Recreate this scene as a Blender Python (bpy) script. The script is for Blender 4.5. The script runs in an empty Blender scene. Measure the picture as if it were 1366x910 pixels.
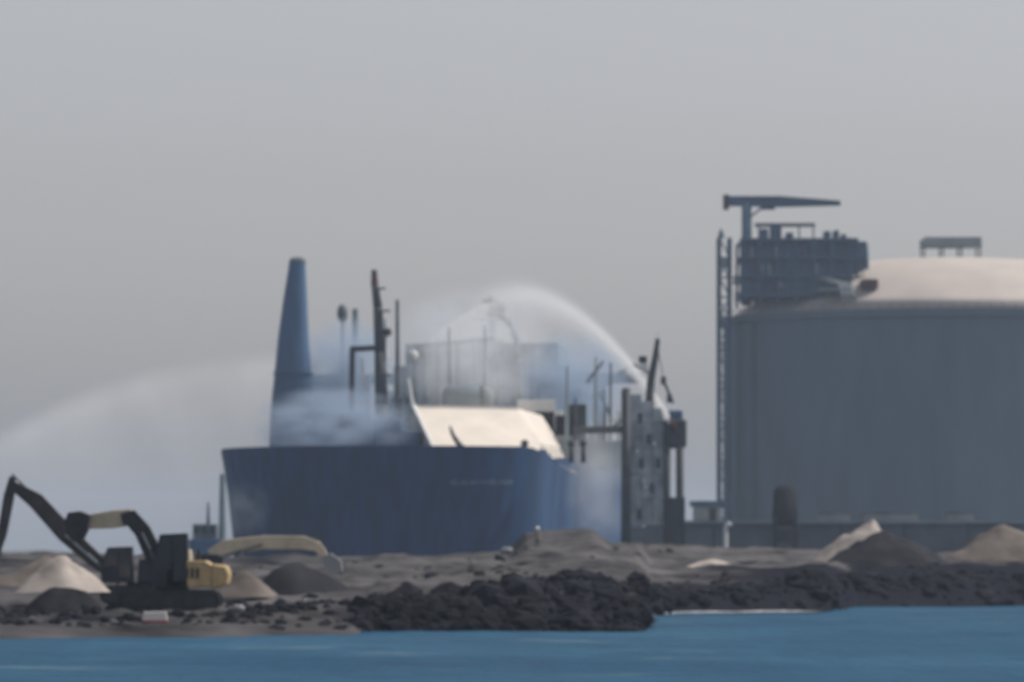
import bpy, bmesh, math, random
import numpy as np
from mathutils import Vector, Matrix, noise as mnoise
from mathutils.bvhtree import BVHTree
random.seed(7)
R = math.radians
scene = bpy.context.scene
col = scene.collection

# ------------------------------------------------------------------ camera, world, sun, exposure
F, CX, HY, CH = 6600.0, 683.0, 745.0, 3.4      # focal length in photo pixels, centre column, horizon row, eye height
cam = bpy.data.cameras.new('camera')
cam.sensor_width = 36.0
cam.lens = 36.0 * F / 1366.0
cam.shift_y = (HY - 455.0) / 1366.0
cam.clip_start = 1.0
cam.clip_end = 60000.0
cam.dof.use_dof = True
cam.dof.focus_distance = 60.0
cam.dof.aperture_fstop = 2.5
cam_o = bpy.data.objects.new('camera', cam)
cam_o.location = (0, 0, CH)
cam_o.rotation_euler = (R(90), 0, 0)
col.objects.link(cam_o)
scene.camera = cam_o

SUN = Vector((0.62, 0.12, 0.80)).normalized()
SUN_EL = math.asin(SUN.z)
SUN_ROT = math.atan2(SUN.x, SUN.y)
world = bpy.data.worlds.new('World')
scene.world = world
world.use_nodes = True
wn, wl = world.node_tree.nodes, world.node_tree.links
wn.clear()
sky = wn.new('ShaderNodeTexSky')
sky.sky_type = 'NISHITA'
sky.sun_disc = False
sky.sun_elevation = SUN_EL
sky.sun_rotation = SUN_ROT
sky.air_density = 1.0
sky.dust_density = 2.2
sky.ozone_density = 1.5
hs = wn.new('ShaderNodeHueSaturation')
hs.inputs['Saturation'].default_value = 0.30
bg = wn.new('ShaderNodeBackground')
bg.inputs['Strength'].default_value = 0.115
wo = wn.new('ShaderNodeOutputWorld')
tint = wn.new('ShaderNodeMix'); tint.data_type = 'RGBA'; tint.blend_type = 'MULTIPLY'
tint.inputs[0].default_value = 1.0
tint.inputs[7].default_value = (1.015, 0.975, 0.985, 1)     # the bay's air is a neutral, faintly lilac grey
wl.new(sky.outputs[0], hs.inputs['Color'])
wl.new(hs.outputs[0], tint.inputs[6])
wl.new(tint.outputs[2], bg.inputs[0])
wl.new(bg.outputs[0], wo.inputs[0])
sun = bpy.data.lights.new('sun', 'SUN')
sun.energy = 3.6
sun.angle = R(0.53)
sun.color = (1.0, 0.95, 0.89)
sun_o = bpy.data.objects.new('sun', sun)
sun_o.rotation_euler = (-SUN).to_track_quat('-Z', 'Y').to_euler()
sun_o.location = SUN * 200
col.objects.link(sun_o)
scene.view_settings.view_transform = 'Standard'
scene.view_settings.look = 'None'
scene.view_settings.exposure = 0.0
scene.view_settings.gamma = 1.0
scene.render.engine = 'CYCLES'
scene.cycles.max_bounces = 6
scene.cycles.volume_bounces = 3
scene.cycles.use_denoising = True
scene.cycles.filter_width = 2.0
scene.cycles.volume_max_steps = 256

# ------------------------------------------------------------------ helpers
def P(x, y, d):
    """photo pixel at a distance of d metres -> a point in the place"""
    return Vector(((x - CX) / F * d, d, CH + (HY - y) / F * d))

ORG = {}

class MB:
    def __init__(s):
        s.v, s.f = [], []
    def add(s, vs, fs):
        n = len(s.v)
        s.v += [Vector(p) for p in vs]
        s.f += [tuple(i + n for i in f) for f in fs]
        return s
    def box(s, c, size, rot=None):
        c = Vector(c); hx, hy, hz = (k / 2 for k in size)
        vs = [Vector((x, y, z)) for x in (-hx, hx) for y in (-hy, hy) for z in (-hz, hz)]
        if rot is not None:
            vs = [rot @ v for v in vs]
        return s.add([c + v for v in vs], [(0, 1, 3, 2), (4, 6, 7, 5), (0, 4, 5, 1), (2, 3, 7, 6), (0, 2, 6, 4), (1, 5, 7, 3)])
    def bar(s, a, b, w, h=None):
        h = h or w
        a, b = Vector(a), Vector(b)
        d = b - a
        q = d.to_track_quat('Z', 'Y').to_matrix()
        return s.box((a + b) / 2, (w, h, d.length), q)
    def tube(s, a, b, r0, r1=None, n=10):
        r1 = r0 if r1 is None else r1
        a, b = Vector(a), Vector(b)
        q = (b - a).to_track_quat('Z', 'Y').to_matrix()
        vs = []
        for p, r in ((a, r0), (b, r1)):
            for k in range(n):
                t = 2 * math.pi * k / n
                vs.append(p + q @ Vector((r * math.cos(t), r * math.sin(t), 0)))
        fs = [(k, (k + 1) % n, n + (k + 1) % n, n + k) for k in range(n)]
        fs += [tuple(range(n - 1, -1, -1)), tuple(range(n, 2 * n))]
        return s.add(vs, fs)
    def path(s, pts, rad, n=8):
        for i in range(len(pts) - 1):
            r0 = rad[i] if isinstance(rad, (list, tuple)) else rad
            r1 = rad[i + 1] if isinstance(rad, (list, tuple)) else rad
            s.tube(pts[i], pts[i + 1], r0, r1, n)
        return s
    def loft(s, rings, cap=True):
        n = len(rings[0])
        vs = [p for r in rings for p in r]
        fs = []
        for i in range(len(rings) - 1):
            for k in range(n):
                fs.append((i * n + k, i * n + (k + 1) % n, (i + 1) * n + (k + 1) % n, (i + 1) * n + k))
        if cap:
            fs += [tuple(range(n - 1, -1, -1)), tuple(range((len(rings) - 1) * n, len(rings) * n))]
        return s.add(vs, fs)
    def prism(s, poly, y0, y1):
        """poly in (x, z), extruded along y"""
        n = len(poly)
        vs = [(x, y0, z) for x, z in poly] + [(x, y1, z) for x, z in poly]
        fs = [(k, (k + 1) % n, n + (k + 1) % n, n + k) for k in range(n)]
        fs += [tuple(range(n - 1, -1, -1)), tuple(range(n, 2 * n))]
        return s.add(vs, fs)
    def ball(s, c, r, n=10, m=7, squash=(1, 1, 1)):
        c = Vector(c)
        rings = []
        for i in range(1, m):
            a = math.pi * i / m
            rings.append([c + Vector((r * squash[0] * math.sin(a) * math.cos(2 * math.pi * k / n),
                                      r * squash[1] * math.sin(a) * math.sin(2 * math.pi * k / n),
                                      -r * squash[2] * math.cos(a))) for k in range(n)])
        return s.loft(rings)
    def build(s, name, mat, parent=None, smooth=False, bevel=0.0):
        org = ORG.get(parent.name, Vector()) if parent else Vector()
        me = bpy.data.meshes.new(name)
        me.from_pydata([tuple(v - org) for v in s.v], [], s.f)
        bm = bmesh.new(); bm.from_mesh(me)
        bmesh.ops.recalc_face_normals(bm, faces=bm.faces)
        bm.to_mesh(me); bm.free()
        me.materials.append(mat)
        if smooth:
            for p in me.polygons: p.use_smooth = True
        o = bpy.data.objects.new(name, me)
        col.objects.link(o)
        if parent:
            o.parent = parent
            ORG[o.name] = org
        if bevel:
            b = o.modifiers.new('bevel', 'BEVEL'); b.width = bevel; b.segments = 2; b.limit_method = 'ANGLE'
        return o

def tag(o, label=None, cat=None, group=None, kind=None):
    if label: o['label'] = label
    if cat: o['category'] = cat
    if group: o['group'] = group
    if kind: o['kind'] = kind
    return o

def thing(name, label, cat, loc, group=None):
    o = bpy.data.objects.new(name, None)
    o.location = loc
    o.empty_display_size = 0.5
    col.objects.link(o)
    ORG[o.name] = Vector(loc)
    return tag(o, label, cat, group)

class X:
    """tiny expression builder over Math nodes"""
    nt = None
    def __init__(s, sock): s.k = sock
    @staticmethod
    def op(name, a, b=None, c=None):
        n = X.nt.nodes.new('ShaderNodeMath'); n.operation = name
        for i, q in enumerate((a, b, c)):
            if q is None: continue
            if isinstance(q, X): X.nt.links.new(q.k, n.inputs[i])
            else: n.inputs[i].default_value = float(q)
        return X(n.outputs[0])
    def __add__(s, o): return X.op('ADD', s, o)
    def __radd__(s, o): return X.op('ADD', o, s)
    def __sub__(s, o): return X.op('SUBTRACT', s, o)
    def __rsub__(s, o): return X.op('SUBTRACT', o, s)
    def __mul__(s, o): return X.op('MULTIPLY', s, o)
    def __rmul__(s, o): return X.op('MULTIPLY', o, s)
    def __truediv__(s, o): return X.op('DIVIDE', s, o)
    def __rtruediv__(s, o): return X.op('DIVIDE', o, s)
    def exp(s): return X.op('EXPONENT', s)
    def max(s, o): return X.op('MAXIMUM', s, o)
    def min(s, o): return X.op('MINIMUM', s, o)
    def abs(s): return X.op('ABSOLUTE', s)
    def pow(s, e): return X.op('POWER', s, e)
    def gt(s, o): return X.op('GREATER_THAN', s, o)

def mat(name, base, rough=0.7, scale=0.6, var=0.25, metal=0.0, bump=0.0, dark=None, stretch=(1, 1, 1), spec=0.3):
    """procedural material: two octaves of noise vary the base colour; optional grime colour and relief"""
    m = bpy.data.materials.new(name); m.use_nodes = True
    nt = m.node_tree; N, L = nt.nodes, nt.links
    b = N['Principled BSDF']
    tc = N.new('ShaderNodeTexCoord')
    mp = N.new('ShaderNodeMapping'); mp.inputs['Scale'].default_value = stretch
    L.new(tc.outputs['Object'], mp.inputs[0])
    n1 = N.new('ShaderNodeTexNoise'); n1.inputs['Scale'].default_value = scale; n1.inputs['Detail'].default_value = 6
    n2 = N.new('ShaderNodeTexNoise'); n2.inputs['Scale'].default_value = scale * 0.17; n2.inputs['Detail'].default_value = 3
    L.new(mp.outputs[0], n1.inputs['Vector']); L.new(mp.outputs[0], n2.inputs['Vector'])
    r1 = N.new('ShaderNodeValToRGB')
    r1.color_ramp.elements[0].position = 0.3; r1.color_ramp.elements[1].position = 0.7
    lo = dark or tuple(c * (1 - var) for c in base); hi = tuple(min(1, c * (1 + var)) for c in base)
    r1.color_ramp.elements[0].color = (*lo, 1); r1.color_ramp.elements[1].color = (*hi, 1)
    L.new(n1.outputs['Fac'], r1.inputs[0])
    mx = N.new('ShaderNodeMix'); mx.data_type = 'RGBA'; mx.blend_type = 'MULTIPLY'
    r2 = N.new('ShaderNodeValToRGB')
    r2.color_ramp.elements[0].position = 0.35; r2.color_ramp.elements[1].position = 0.65
    g = 1 - var
    r2.color_ramp.elements[0].color = (g, g, g, 1); r2.color_ramp.elements[1].color = (1, 1, 1, 1)
    L.new(n2.outputs['Fac'], r2.inputs[0])
    mx.inputs[0].default_value = 1.0
    L.new(r1.outputs[0], mx.inputs[6]); L.new(r2.outputs[0], mx.inputs[7])
    L.new(mx.outputs[2], b.inputs['Base Color'])
    b.inputs['Roughness'].default_value = rough
    b.inputs['Metallic'].default_value = metal
    b.inputs['Specular IOR Level'].default_value = spec
    if bump:
        bp = N.new('ShaderNodeBump'); bp.inputs['Strength'].default_value = bump; bp.inputs['Distance'].default_value = 0.3
        L.new(n1.outputs['Fac'], bp.inputs['Height']); L.new(bp.outputs[0], b.inputs['Normal'])
    return m

M = {}
M['hull'] = mat('hull paint', (0.009, 0.052, 0.138), 0.6, 0.9, 0.3, stretch=(1, 1, 0.12))
M['deck'] = mat('deck paint', (0.10, 0.12, 0.13), 0.8, 0.5)
M['cream'] = mat('cream paint', (0.68, 0.615, 0.53), 0.6, 0.35, 0.08)
M['white'] = mat('white paint', (0.72, 0.71, 0.68), 0.5, 0.6, 0.1)
M['mark'] = mat('faded white lettering', (0.26, 0.33, 0.40), 0.7, 2.0, 0.3)
M['bluesteel'] = mat('blue grey steel', (0.05, 0.115, 0.21), 0.55, 0.5, 0.2, stretch=(1, 1, 0.2))
M['darksteel'] = mat('dark steel', (0.035, 0.042, 0.05), 0.6, 0.8, 0.3)
M['greysteel'] = mat('grey steel', (0.13, 0.16, 0.18), 0.6, 0.5, 0.3, dark=(0.075, 0.09, 0.10))
M['rust'] = mat('rust red steel', (0.10, 0.035, 0.03), 0.8, 1.5, 0.4)
M['house'] = mat('ship house paint', (0.22, 0.27, 0.29), 0.6, 0.4, 0.2, stretch=(1, 1, 0.3))
M['glass'] = mat('dark window glass', (0.02, 0.028, 0.035), 0.12, 1.0, 0.1, spec=0.5)
M['concrete'] = mat('tank concrete', (0.115, 0.160, 0.190), 0.85, 0.25, 0.12, stretch=(1, 1, 0.25))
M['dome'] = mat('tank roof concrete', (0.50, 0.445, 0.40), 0.85, 0.15, 0.08)
M['tanksteel'] = mat('platform steel', (0.045, 0.10, 0.165), 0.6, 0.4, 0.25)
M['quay'] = mat('quay concrete', (0.12, 0.13, 0.14), 0.9, 0.3, 0.25)
M['palewall'] = mat('pale wall', (0.25, 0.27, 0.28), 0.8, 0.4, 0.15)
M['yellow'] = mat('worn yellow paint', (0.46, 0.34, 0.17), 0.65, 1.5, 0.25)
M['paleyellow'] = mat('dusty yellow paint', (0.55, 0.47, 0.34), 0.65, 1.2, 0.2)
M['black'] = mat('black machine paint', (0.030, 0.030, 0.034), 0.7, 2.0, 0.3)
M['blueblack'] = mat('dark blue machine paint', (0.016, 0.022, 0.034), 0.5, 2.0, 0.3)
M['track'] = mat('muddy track steel', (0.025, 0.026, 0.03), 0.8, 3.0, 0.4)
M['soil'] = mat('grey soil', (0.105, 0.101, 0.102), 0.95, 0.22, 0.35, bump=0.6, dark=(0.028, 0.028, 0.031), spec=0.0)
M['sand'] = mat('pale sand', (0.46, 0.41, 0.37), 0.95, 0.5, 0.25, bump=0.5, spec=0.0)
M['tan'] = mat('tan soil', (0.19, 0.165, 0.145), 0.95, 0.5, 0.3, bump=0.5, spec=0.0)
M['greyheap'] = mat('dark spoil', (0.034, 0.034, 0.038), 0.95, 0.5, 0.35, bump=0.6, spec=0.0)
M['rock'] = mat('dark basalt', (0.017, 0.0175, 0.023), 0.9, 0.6, 0.5, bump=0.5, spec=0.05)
M['farland'] = mat('far scrub land', (0.09, 0.10, 0.09), 0.95, 0.05, 0.3)
M['redplastic'] = mat('red plastic', (0.20, 0.03, 0.045), 0.6, 3, 0.15)
M['skin'] = mat('skin', (0.30, 0.17, 0.11), 0.6, 5, 0.1)
M['khaki'] = mat('tan work clothes', (0.20, 0.19, 0.16), 0.9, 3, 0.2)
M['towerwall'] = mat('tower cladding', (0.48, 0.49, 0.49), 0.8, 0.5, 0.35, dark=(0.22, 0.23, 0.24))
M['arm'] = mat('dusty dark arm paint', (0.05, 0.046, 0.046), 0.8, 1.5, 0.3)
M['water_white'] = bpy.data.materials.new('falling water')
M['water_white'].use_nodes = True
_n, _l = M['water_white'].node_tree.nodes, M['water_white'].node_tree.links
_tr = _n.new('ShaderNodeBsdfTranslucent'); _tr.inputs[0].default_value = (.92, .92, .90, 1)
_mx = _n.new('ShaderNodeMixShader'); _mx.inputs[0].default_value = .6
_n['Principled BSDF'].inputs['Base Color'].default_value = (.9, .9, .88, 1)
_l.new(_n['Principled BSDF'].outputs[0], _mx.inputs[1]); _l.new(_tr.outputs[0], _mx.inputs[2])
_l.new(_mx.outputs[0], _n['Material Output'].inputs['Surface'])

# ------------------------------------------------------------------ sea
def sea():
    m = bpy.data.materials.new('sea water'); m.use_nodes = True
    N, L = m.node_tree.nodes, m.node_tree.links
    b = N['Principled BSDF']
    tc = N.new('ShaderNodeTexCoord')
    mp = N.new('ShaderNodeMapping'); mp.inputs['Scale'].default_value = (0.28, 0.10, 1)
    L.new(tc.outputs['Object'], mp.inputs[0])
    n1 = N.new('ShaderNodeTexNoise'); n1.inputs['Scale'].default_value = 1.0; n1.inputs['Detail'].default_value = 5
    L.new(mp.outputs[0], n1.inputs['Vector'])
    mp2 = N.new('ShaderNodeMapping'); mp2.inputs['Scale'].default_value = (0.05, 0.035, 1)
    L.new(tc.outputs['Object'], mp2.inputs[0])
    n2 = N.new('ShaderNodeTexNoise'); n2.inputs['Scale'].default_value = 1.0; n2.inputs['Detail'].default_value = 4
    L.new(mp2.outputs[0], n2.inputs['Vector'])
    r = N.new('ShaderNodeValToRGB')
    r.color_ramp.elements[0].position = 0.35; r.color_ramp.elements[1].position = 0.68
    r.color_ramp.elements[0].color = (0.010, 0.056, 0.110, 1); r.color_ramp.elements[1].color = (0.022, 0.088, 0.150, 1)
    L.new(n2.outputs['Fac'], r.inputs[0]); mp3 = N.new('ShaderNodeMapping'); mp3.inputs['Scale'].default_value = (0.09, 0.12, 1)
    L.new(tc.outputs['Object'], mp3.inputs[0])
    n3 = N.new('ShaderNodeTexNoise'); n3.inputs['Scale'].default_value = 1.0; n3.inputs['Detail'].default_value = 5
    L.new(mp3.outputs[0], n3.inputs['Vector'])
    r3 = N.new('ShaderNodeValToRGB'); r3.color_ramp.elements[0].position = .62; r3.color_ramp.elements[1].position = .78
    L.new(n3.outputs['Fac'], r3.inputs[0])
    mx3 = N.new('ShaderNodeMix'); mx3.data_type = 'RGBA'; L.new(r3.outputs[0], mx3.inputs[0])     # streaks of foam
    L.new(r.outputs[0], mx3.inputs[6]); mx3.inputs[7].default_value = (.11, .17, .22, 1)
    L.new(mx3.outputs[2], b.inputs['Base Color'])
    bp = N.new('ShaderNodeBump'); bp.inputs['Strength'].default_value = 0.9; bp.inputs['Distance'].default_value = 0.6
    L.new(n1.outputs['Fac'], bp.inputs['Height']); L.new(bp.outputs[0], b.inputs['Normal'])
    b.inputs['Roughness'].default_value = 0.35
    b.inputs['Specular IOR Level'].default_value = 0.04
    b.inputs['IOR'].default_value = 1.33
    df = N.new('ShaderNodeBsdfDiffuse'); L.new(mx3.outputs[2], df.inputs[0]); L.new(bp.outputs[0], df.inputs['Normal'])
    ms = N.new('ShaderNodeMixShader'); ms.inputs[0].default_value = .45
    L.new(df.outputs[0], ms.inputs[1]); L.new(b.outputs[0], ms.inputs[2]); L.new(ms.outputs[0], N['Material Output'].inputs['Surface'])
    mb = MB()
    # real low swell near the shore, then one flat sheet out to the horizon
    xs = np.concatenate([[-5200, -1500, -300], np.linspace(-60, 70, 180), [300, 1500, 5200]])
    ys = np.concatenate([[-900, 40], np.linspace(110, 365, 240), [480, 900, 2500, 5600]])
    vs = []
    for y in ys:
        for x in xs:
            z = 0.0
            if -60 < x < 70 and 110 < y < 365:
                z = 0.10 * mnoise.noise((x * 0.12, y * 0.30, 0.0)) + 0.05 * mnoise.noise((x * 0.5, y * 1.1, 4.0))
            vs.append((x, y, z))
    nx = len(xs)
    fs = [(j * nx + i, j * nx + i + 1, (j + 1) * nx + i + 1, (j + 1) * nx + i) for j in range(len(ys) - 1) for i in range(nx - 1)]
    mb.add(vs, fs)
    tag(mb.build('sea', m, smooth=True), 'calm blue sea water along the rocky shore', kind='structure')
sea()

# ------------------------------------------------------------------ terrain
SHX = [-200, 0, 300, 470, 500, 700, 852, 866, 900, 1100, 1140, 1366, 1560]
SHD = [208, 210, 216, 222, 230, 232, 232, 292, 303, 312, 345, 350, 350]
BACK = 470.0
TT = [0.0, 0.012, 0.05, 0.2, 0.4, 0.6, 0.8, 1.0]
CREST = {
 0.05: ([-200, 0, 150, 300, 400, 490, 520, 600, 700, 785, 850, 866, 1000, 1100, 1366, 1560], [828, 828, 822, 820, 813, 812, 796, 787, 781, 766, 782, 788, 782, 778, 776, 776]),
 0.2: ([-200, 0, 150, 300, 400, 500, 600, 700, 800, 860, 900, 1000, 1100, 1200, 1366, 1560], [802, 802, 808, 797, 787, 780, 774, 772, 771, 767, 763, 758, 757, 758, 756, 756]),
 0.4: ([-200, 0, 150, 300, 400, 500, 600, 700, 800, 860, 950, 1100, 1366, 1560], [772, 772, 777, 776, 768, 762, 757, 752, 752, 754, 751, 750, 750, 750]),
 0.6: ([-200, 0, 150, 300, 400, 500, 600, 680, 702, 730, 790, 815, 860, 900, 1100, 1366, 1560], [744, 744, 748, 757, 753, 746, 744, 738, 709, 706, 707, 726, 728, 728, 739, 742, 742]),
 0.8: ([-200, 0, 300, 600, 860, 1100, 1366, 1560], [740, 740, 742, 743, 735, 737, 740, 740]),
}
def shore(px): return float(np.interp(px, SHX, SHD))
def ground_z(px, d, rough=True):
    s = shore(px)
    t = (d - s) / (BACK - s)
    if t < 0:
        return -0.06 * (s - d)
    zs = []
    for k in TT:
        dk = s + (BACK - s) * k
        if k == 0: zs.append(0.0)
        elif k == 0.012: zs.append(0.35 if px < 480 else (0.9 if px < 858 else 1.0))
        elif k == 1: zs.append(-1.0)
        else: zs.append(CH + (HY - float(np.interp(px, *CREST[k]))) * dk / F)
    z = float(np.interp(t, TT, zs))
    if rough:
        x = (px - CX) / F * d
        a = min(1.0, t * 30)
        z += a * (0.42 * mnoise.fractal((x * 0.16, d * 0.10, 1.7), 0.9, 2.1, 5) )
        z += a * 0.16 * mnoise.noise((x * 0.9, d * 0.5, 9.0))
    return z
def terrain():
    us = np.arange(-200, 1562, 3.0)
    ds = np.concatenate([np.arange(204, 260, 0.9), np.arange(260, 400, 1.6), np.arange(400, 474, 3.5)])
    vs, fs = [], []
    for d in ds:
        for u in us:
            vs.append(((u - CX) / F * d, d, ground_z(u, d)))
    n = len(us)
    for j in range(len(ds) - 1):
        for i in range(n - 1):
            fs.append((j * n + i, j * n + i + 1, (j + 1) * n + i + 1, (j + 1) * n + i))
    m = M['soil'].copy(); m.name = 'spit soil and rock'
    N, L = m.node_tree.nodes, m.node_tree.links
    b = N['Principled BSDF']; src = b.inputs['Base Color'].links[0].from_socket
    at = N.new('ShaderNodeAttribute'); at.attribute_name = 'rock'
    mx = N.new('ShaderNodeMix'); mx.data_type = 'RGBA'
    L.new(at.outputs['Fac'], mx.inputs[0]); L.new(src, mx.inputs[6]); mx.inputs[7].default_value = (.016, .017, .023, 1)
    L.new(mx.outputs[2], b.inputs['Base Color'])
    o = MB().add(vs, fs).build('ground', m, smooth=True)
    ca = o.data.attributes.new('rock', 'FLOAT', 'POINT')
    rock = []
    for d in ds:
        for u in us:
            x = (u - CX) / F * d
            off = d - shore(u)
            n = mnoise.fractal((x * .12, d * .06, 5.0), 1, 2, 4)
            if u > 866: v = (34 + n * 26 - off) / 10
            elif u > 490: v = (13 + n * 7 - off) / 3
            else: v = (n * 2.4 - .35) if off > 5 else 0
            rock.append(max(0.0, min(1.0, v)))
    ca.data.foreach_set('value', rock)
    tag(o, 'grey brown churned earth of the reclaimed spit', kind='structure')
terrain()

def far_shore():
    mb = MB(); n = 60
    rings = []
    for k in range(n + 1):
        x = -420 + k * 840 / n
        h = 4.5 + 2.5 * mnoise.noise((k * 0.35, 2, 0)) + 1.2 * mnoise.noise((k * 1.1, 7, 0))
        rings.append([Vector((x, 1150, -0.8)), Vector((x, 1162, h * 0.8)), Vector((x, 1180, h)), Vector((x, 1240, -0.8))])
    mb.loft(rings)
    tag(mb.build('far_shore', M['farland'], smooth=True), 'low hazy shoreline far behind the ship', kind='structure')
far_shore()

def riprap():
    """dark rock armour, far more stones than anyone could count"""
    base = bmesh.new(); bmesh.ops.create_icosphere(base, subdivisions=1, radius=1.0)
    bv = np.array([v.co[:] for v in base.verts]); bf = [tuple(v.index for v in f.verts) for f in base.faces]; base.free()
    mb = MB()
    rnd = random.Random(3)
    def stone(px, d, r, z=None):
        x = (px - CX) / F * d
        z = ground_z(px, d) if z is None else z
        sc = np.array([rnd.uniform(.7, 1.4), rnd.uniform(.7, 1.3), rnd.uniform(.5, .95)]) * r
        rot = np.array(Matrix.Rotation(rnd.uniform(0, 6.28), 3, 'Z') @ Matrix.Rotation(rnd.uniform(-.6, .6), 3, 'X'))
        j = np.array([[1 + 0.28 * mnoise.noise((v[0] * 1.3 + px, v[1] * 1.3 + d, v[2] * 1.3))] for v in bv])
        pts = (bv * j * sc) @ rot.T + np.array([x, d, z - r * rnd.uniform(-.1, .35)])
        mb.add([Vector(p) for p in pts], bf)
    for _ in range(620):       # the dark promontory in the middle
        px = 862 - 385 * abs(rnd.uniform(0, 1)) ** .9 + rnd.gauss(0, 8) * 0; px = min(px, 862); s = shore(px)
        stone(px, s + rnd.uniform(-0.4, 12) , min(1.0, .16 + rnd.expovariate(4.5)))
    for _ in range(130):        # its blunt right end
        px = rnd.uniform(846, 866); d = rnd.uniform(232, 262)
        stone(px, d, rnd.uniform(.3, .7))
    for _ in range(520):       # the bank on the right
        px = rnd.uniform(872, 1480); s = shore(px)
        stone(px, s + abs(rnd.gauss(0, 9)), min(1.0, .16 + rnd.expovariate(5)))
    for _ in range(150):
        px = rnd.uniform(300, 500); s = shore(px)
        stone(px, s + rnd.uniform(2, 22), rnd.uniform(.12, .4))
    for _ in range(220):
        px = rnd.uniform(-60, 320); s = shore(px)
        stone(px, s + rnd.uniform(4, 30), rnd.uniform(.1, .38))
    for _ in range(120):
        px = rnd.uniform(300, 900); s = shore(px)
        stone(px, s + rnd.uniform(25, 130), rnd.uniform(.12, .45))
    o = mb.build('rock_armour', M['rock'])
    tag(o, 'dark jumbled rocks along the water edge of the spit', 'rocks', kind='stuff')
riprap()

def heap(name, label, px, d, w, h, m, depth=None, skew=0.0, seed=0, group=None, sink=0.4, cat='heap', base_y=None, flat=.35):
    """a tipped pile: noisy cone with an off-centre peak; w in photo pixels"""
    W = w / F * d / 2; D = depth or W * 0.8; H = h / F * d
    c = P(px, 0, d); z0 = (P(px, base_y, d).z if base_y else ground_z(px, d, False)) - sink
    vs, fs = [], []
    nr, na = 12, 40
    for i in range(nr + 1):
        t = i / nr
        for k in range(na):
            a = 2 * math.pi * k / na
            rr = t * (1 + 0.14 * mnoise.noise((math.cos(a) * 1.5 + seed, math.sin(a) * 1.5, t)))
            hh = (H + sink) * ((1 - t) ** 0.95 * (1 - flat) + flat * (1 - t * t))
            x = c.x + W * rr * math.cos(a) + skew * W * (1 - t)
            y = d + D * rr * math.sin(a)
            z = z0 + hh + 0.22 * H * mnoise.fractal((x * .45 + seed, y * .45, 3.0), 1, 2, 4) * min(1, 3 * (1 - t) + .15)
            vs.append((x, y, z))
    for i in range(nr):
        for k in range(na):
            fs.append((i * na + k, i * na + (k + 1) % na, (i + 1) * na + (k + 1) % na, (i + 1) * na + k))
    o = MB().add(vs, fs).build(name, m, smooth=True)
    return tag(o, label, cat, group)
heap('sand_heap', 'pale sand heap beside the raised excavator arm', 86, 246, 128, 40, M['sand'], seed=1, sink=.3, base_y=782)
heap('spoil_heap', 'dark rubble heap below the pale sand heap', 86, 234, 140, 46, M['greyheap'], seed=2, base_y=828, flat=.8)
heap('spoil_heap', 'dark rubble heap under the yellow excavator boom', 400, 262, 150, 34, M['greyheap'], seed=4, base_y=785)
heap('sand_heap', 'pale sand heap with a sharp peak near the dark column', 1138, 385, 125, 55, M['sand'], skew=.42, seed=5, flat=0, base_y=748, sink=.3)
heap('spoil_heap', 'dark spoil heap in front of the peaked sand heap', 1180, 376, 190, 42, M['greyheap'], seed=6, base_y=752)
heap('sand_heap', 'low tan sand heap at the right edge', 1335, 398, 160, 42, M['tan'], seed=8, base_y=742)
heap('sand_heap', 'thin pale sand strip in front of the white lamp post', 952, 352, 90, 10, M['sand'], seed=9, base_y=756, sink=.2)
heap('spoil_heap', 'long dark spoil heap on the right bank', 1010, 362, 230, 18, M['greyheap'], seed=11, base_y=766)
heap('spoil_heap', 'grey spoil heap in front of the ship hull', 545, 330, 130, 18, M['soil'], seed=12, base_y=760)

heap('rubble_heap', 'tan rubble heap right of the yellow excavator body', 325, 252, 95, 26, M['tan'], seed=14, base_y=786)
heap('rubble_heap', 'tan rubble heap behind the arm of the dark excavator', 60, 300, 170, 30, M['tan'], seed=16, base_y=775)
# ------------------------------------------------------------------ the big ship
TH = R(6)
AX = Vector((math.sin(TH), math.cos(TH), 0)); SD = Vector((math.cos(TH), -math.sin(TH), 0))
BOW = Vector((-17.2, 585.5, 0))
def S(s, w, z): return BOW + AX * s + SD * w + Vector((0, 0, z))
DECK = 15.3
def half(s, s0, full, B):
    t = min(1, max(0, (s - s0) / full))
    return B * (1 - (1 - t) ** 2.6) ** 0.55
LEN = 175.0
def topz(s, w):
    """bulwark top: a forecastle with a notch on the right shoulder, then a lower rail aft"""
    z = 16.75
    if w > 0:
        z = np.interp(s, [0, 9.5, 10.2, 11.5, 12.2, 20, 24, 30, 34, 200], [16.75, 16.75, 16.1, 16.1, 16.65, 16.4, 15.75, 15.75, 16.1, 16.1])
    else:
        z = np.interp(s, [0, 10, 12.5, 14, 16, 200], [16.75, 16.6, 16.35, 15.7, 15.6, 15.6])
    return float(z)
def hull_ring(z, s0, full, B, inset=0.0, zfun=None):
    ss = [LEN, 120, 80, 55, 40, 30, 24, 20, 17, 14, 12, 10, 8, 6, 4.5, 3, 2, 1.2, .6, .25]
    pts = []
    for sgn in (-1, 1):
        seq = ss if sgn < 0 else ss[::-1]
        if sgn > 0:
            pts.append((s0 + inset, 0.0))
        for s in seq:
            w = half(s, 0, full, B - inset)
            pts.append((max(s + s0 * (1 - s / LEN) + (inset if s < LEN else -inset), 0), sgn * w))
    return [S(s, w, zfun(s, w) if zfun else z) for s, w in pts]
ship = thing('burning_ship', 'large dark blue ship with cream deck cover, wrapped in smoke behind the spit', 'ship', S(60, 0, 0))
hull_mb = MB()
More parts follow.
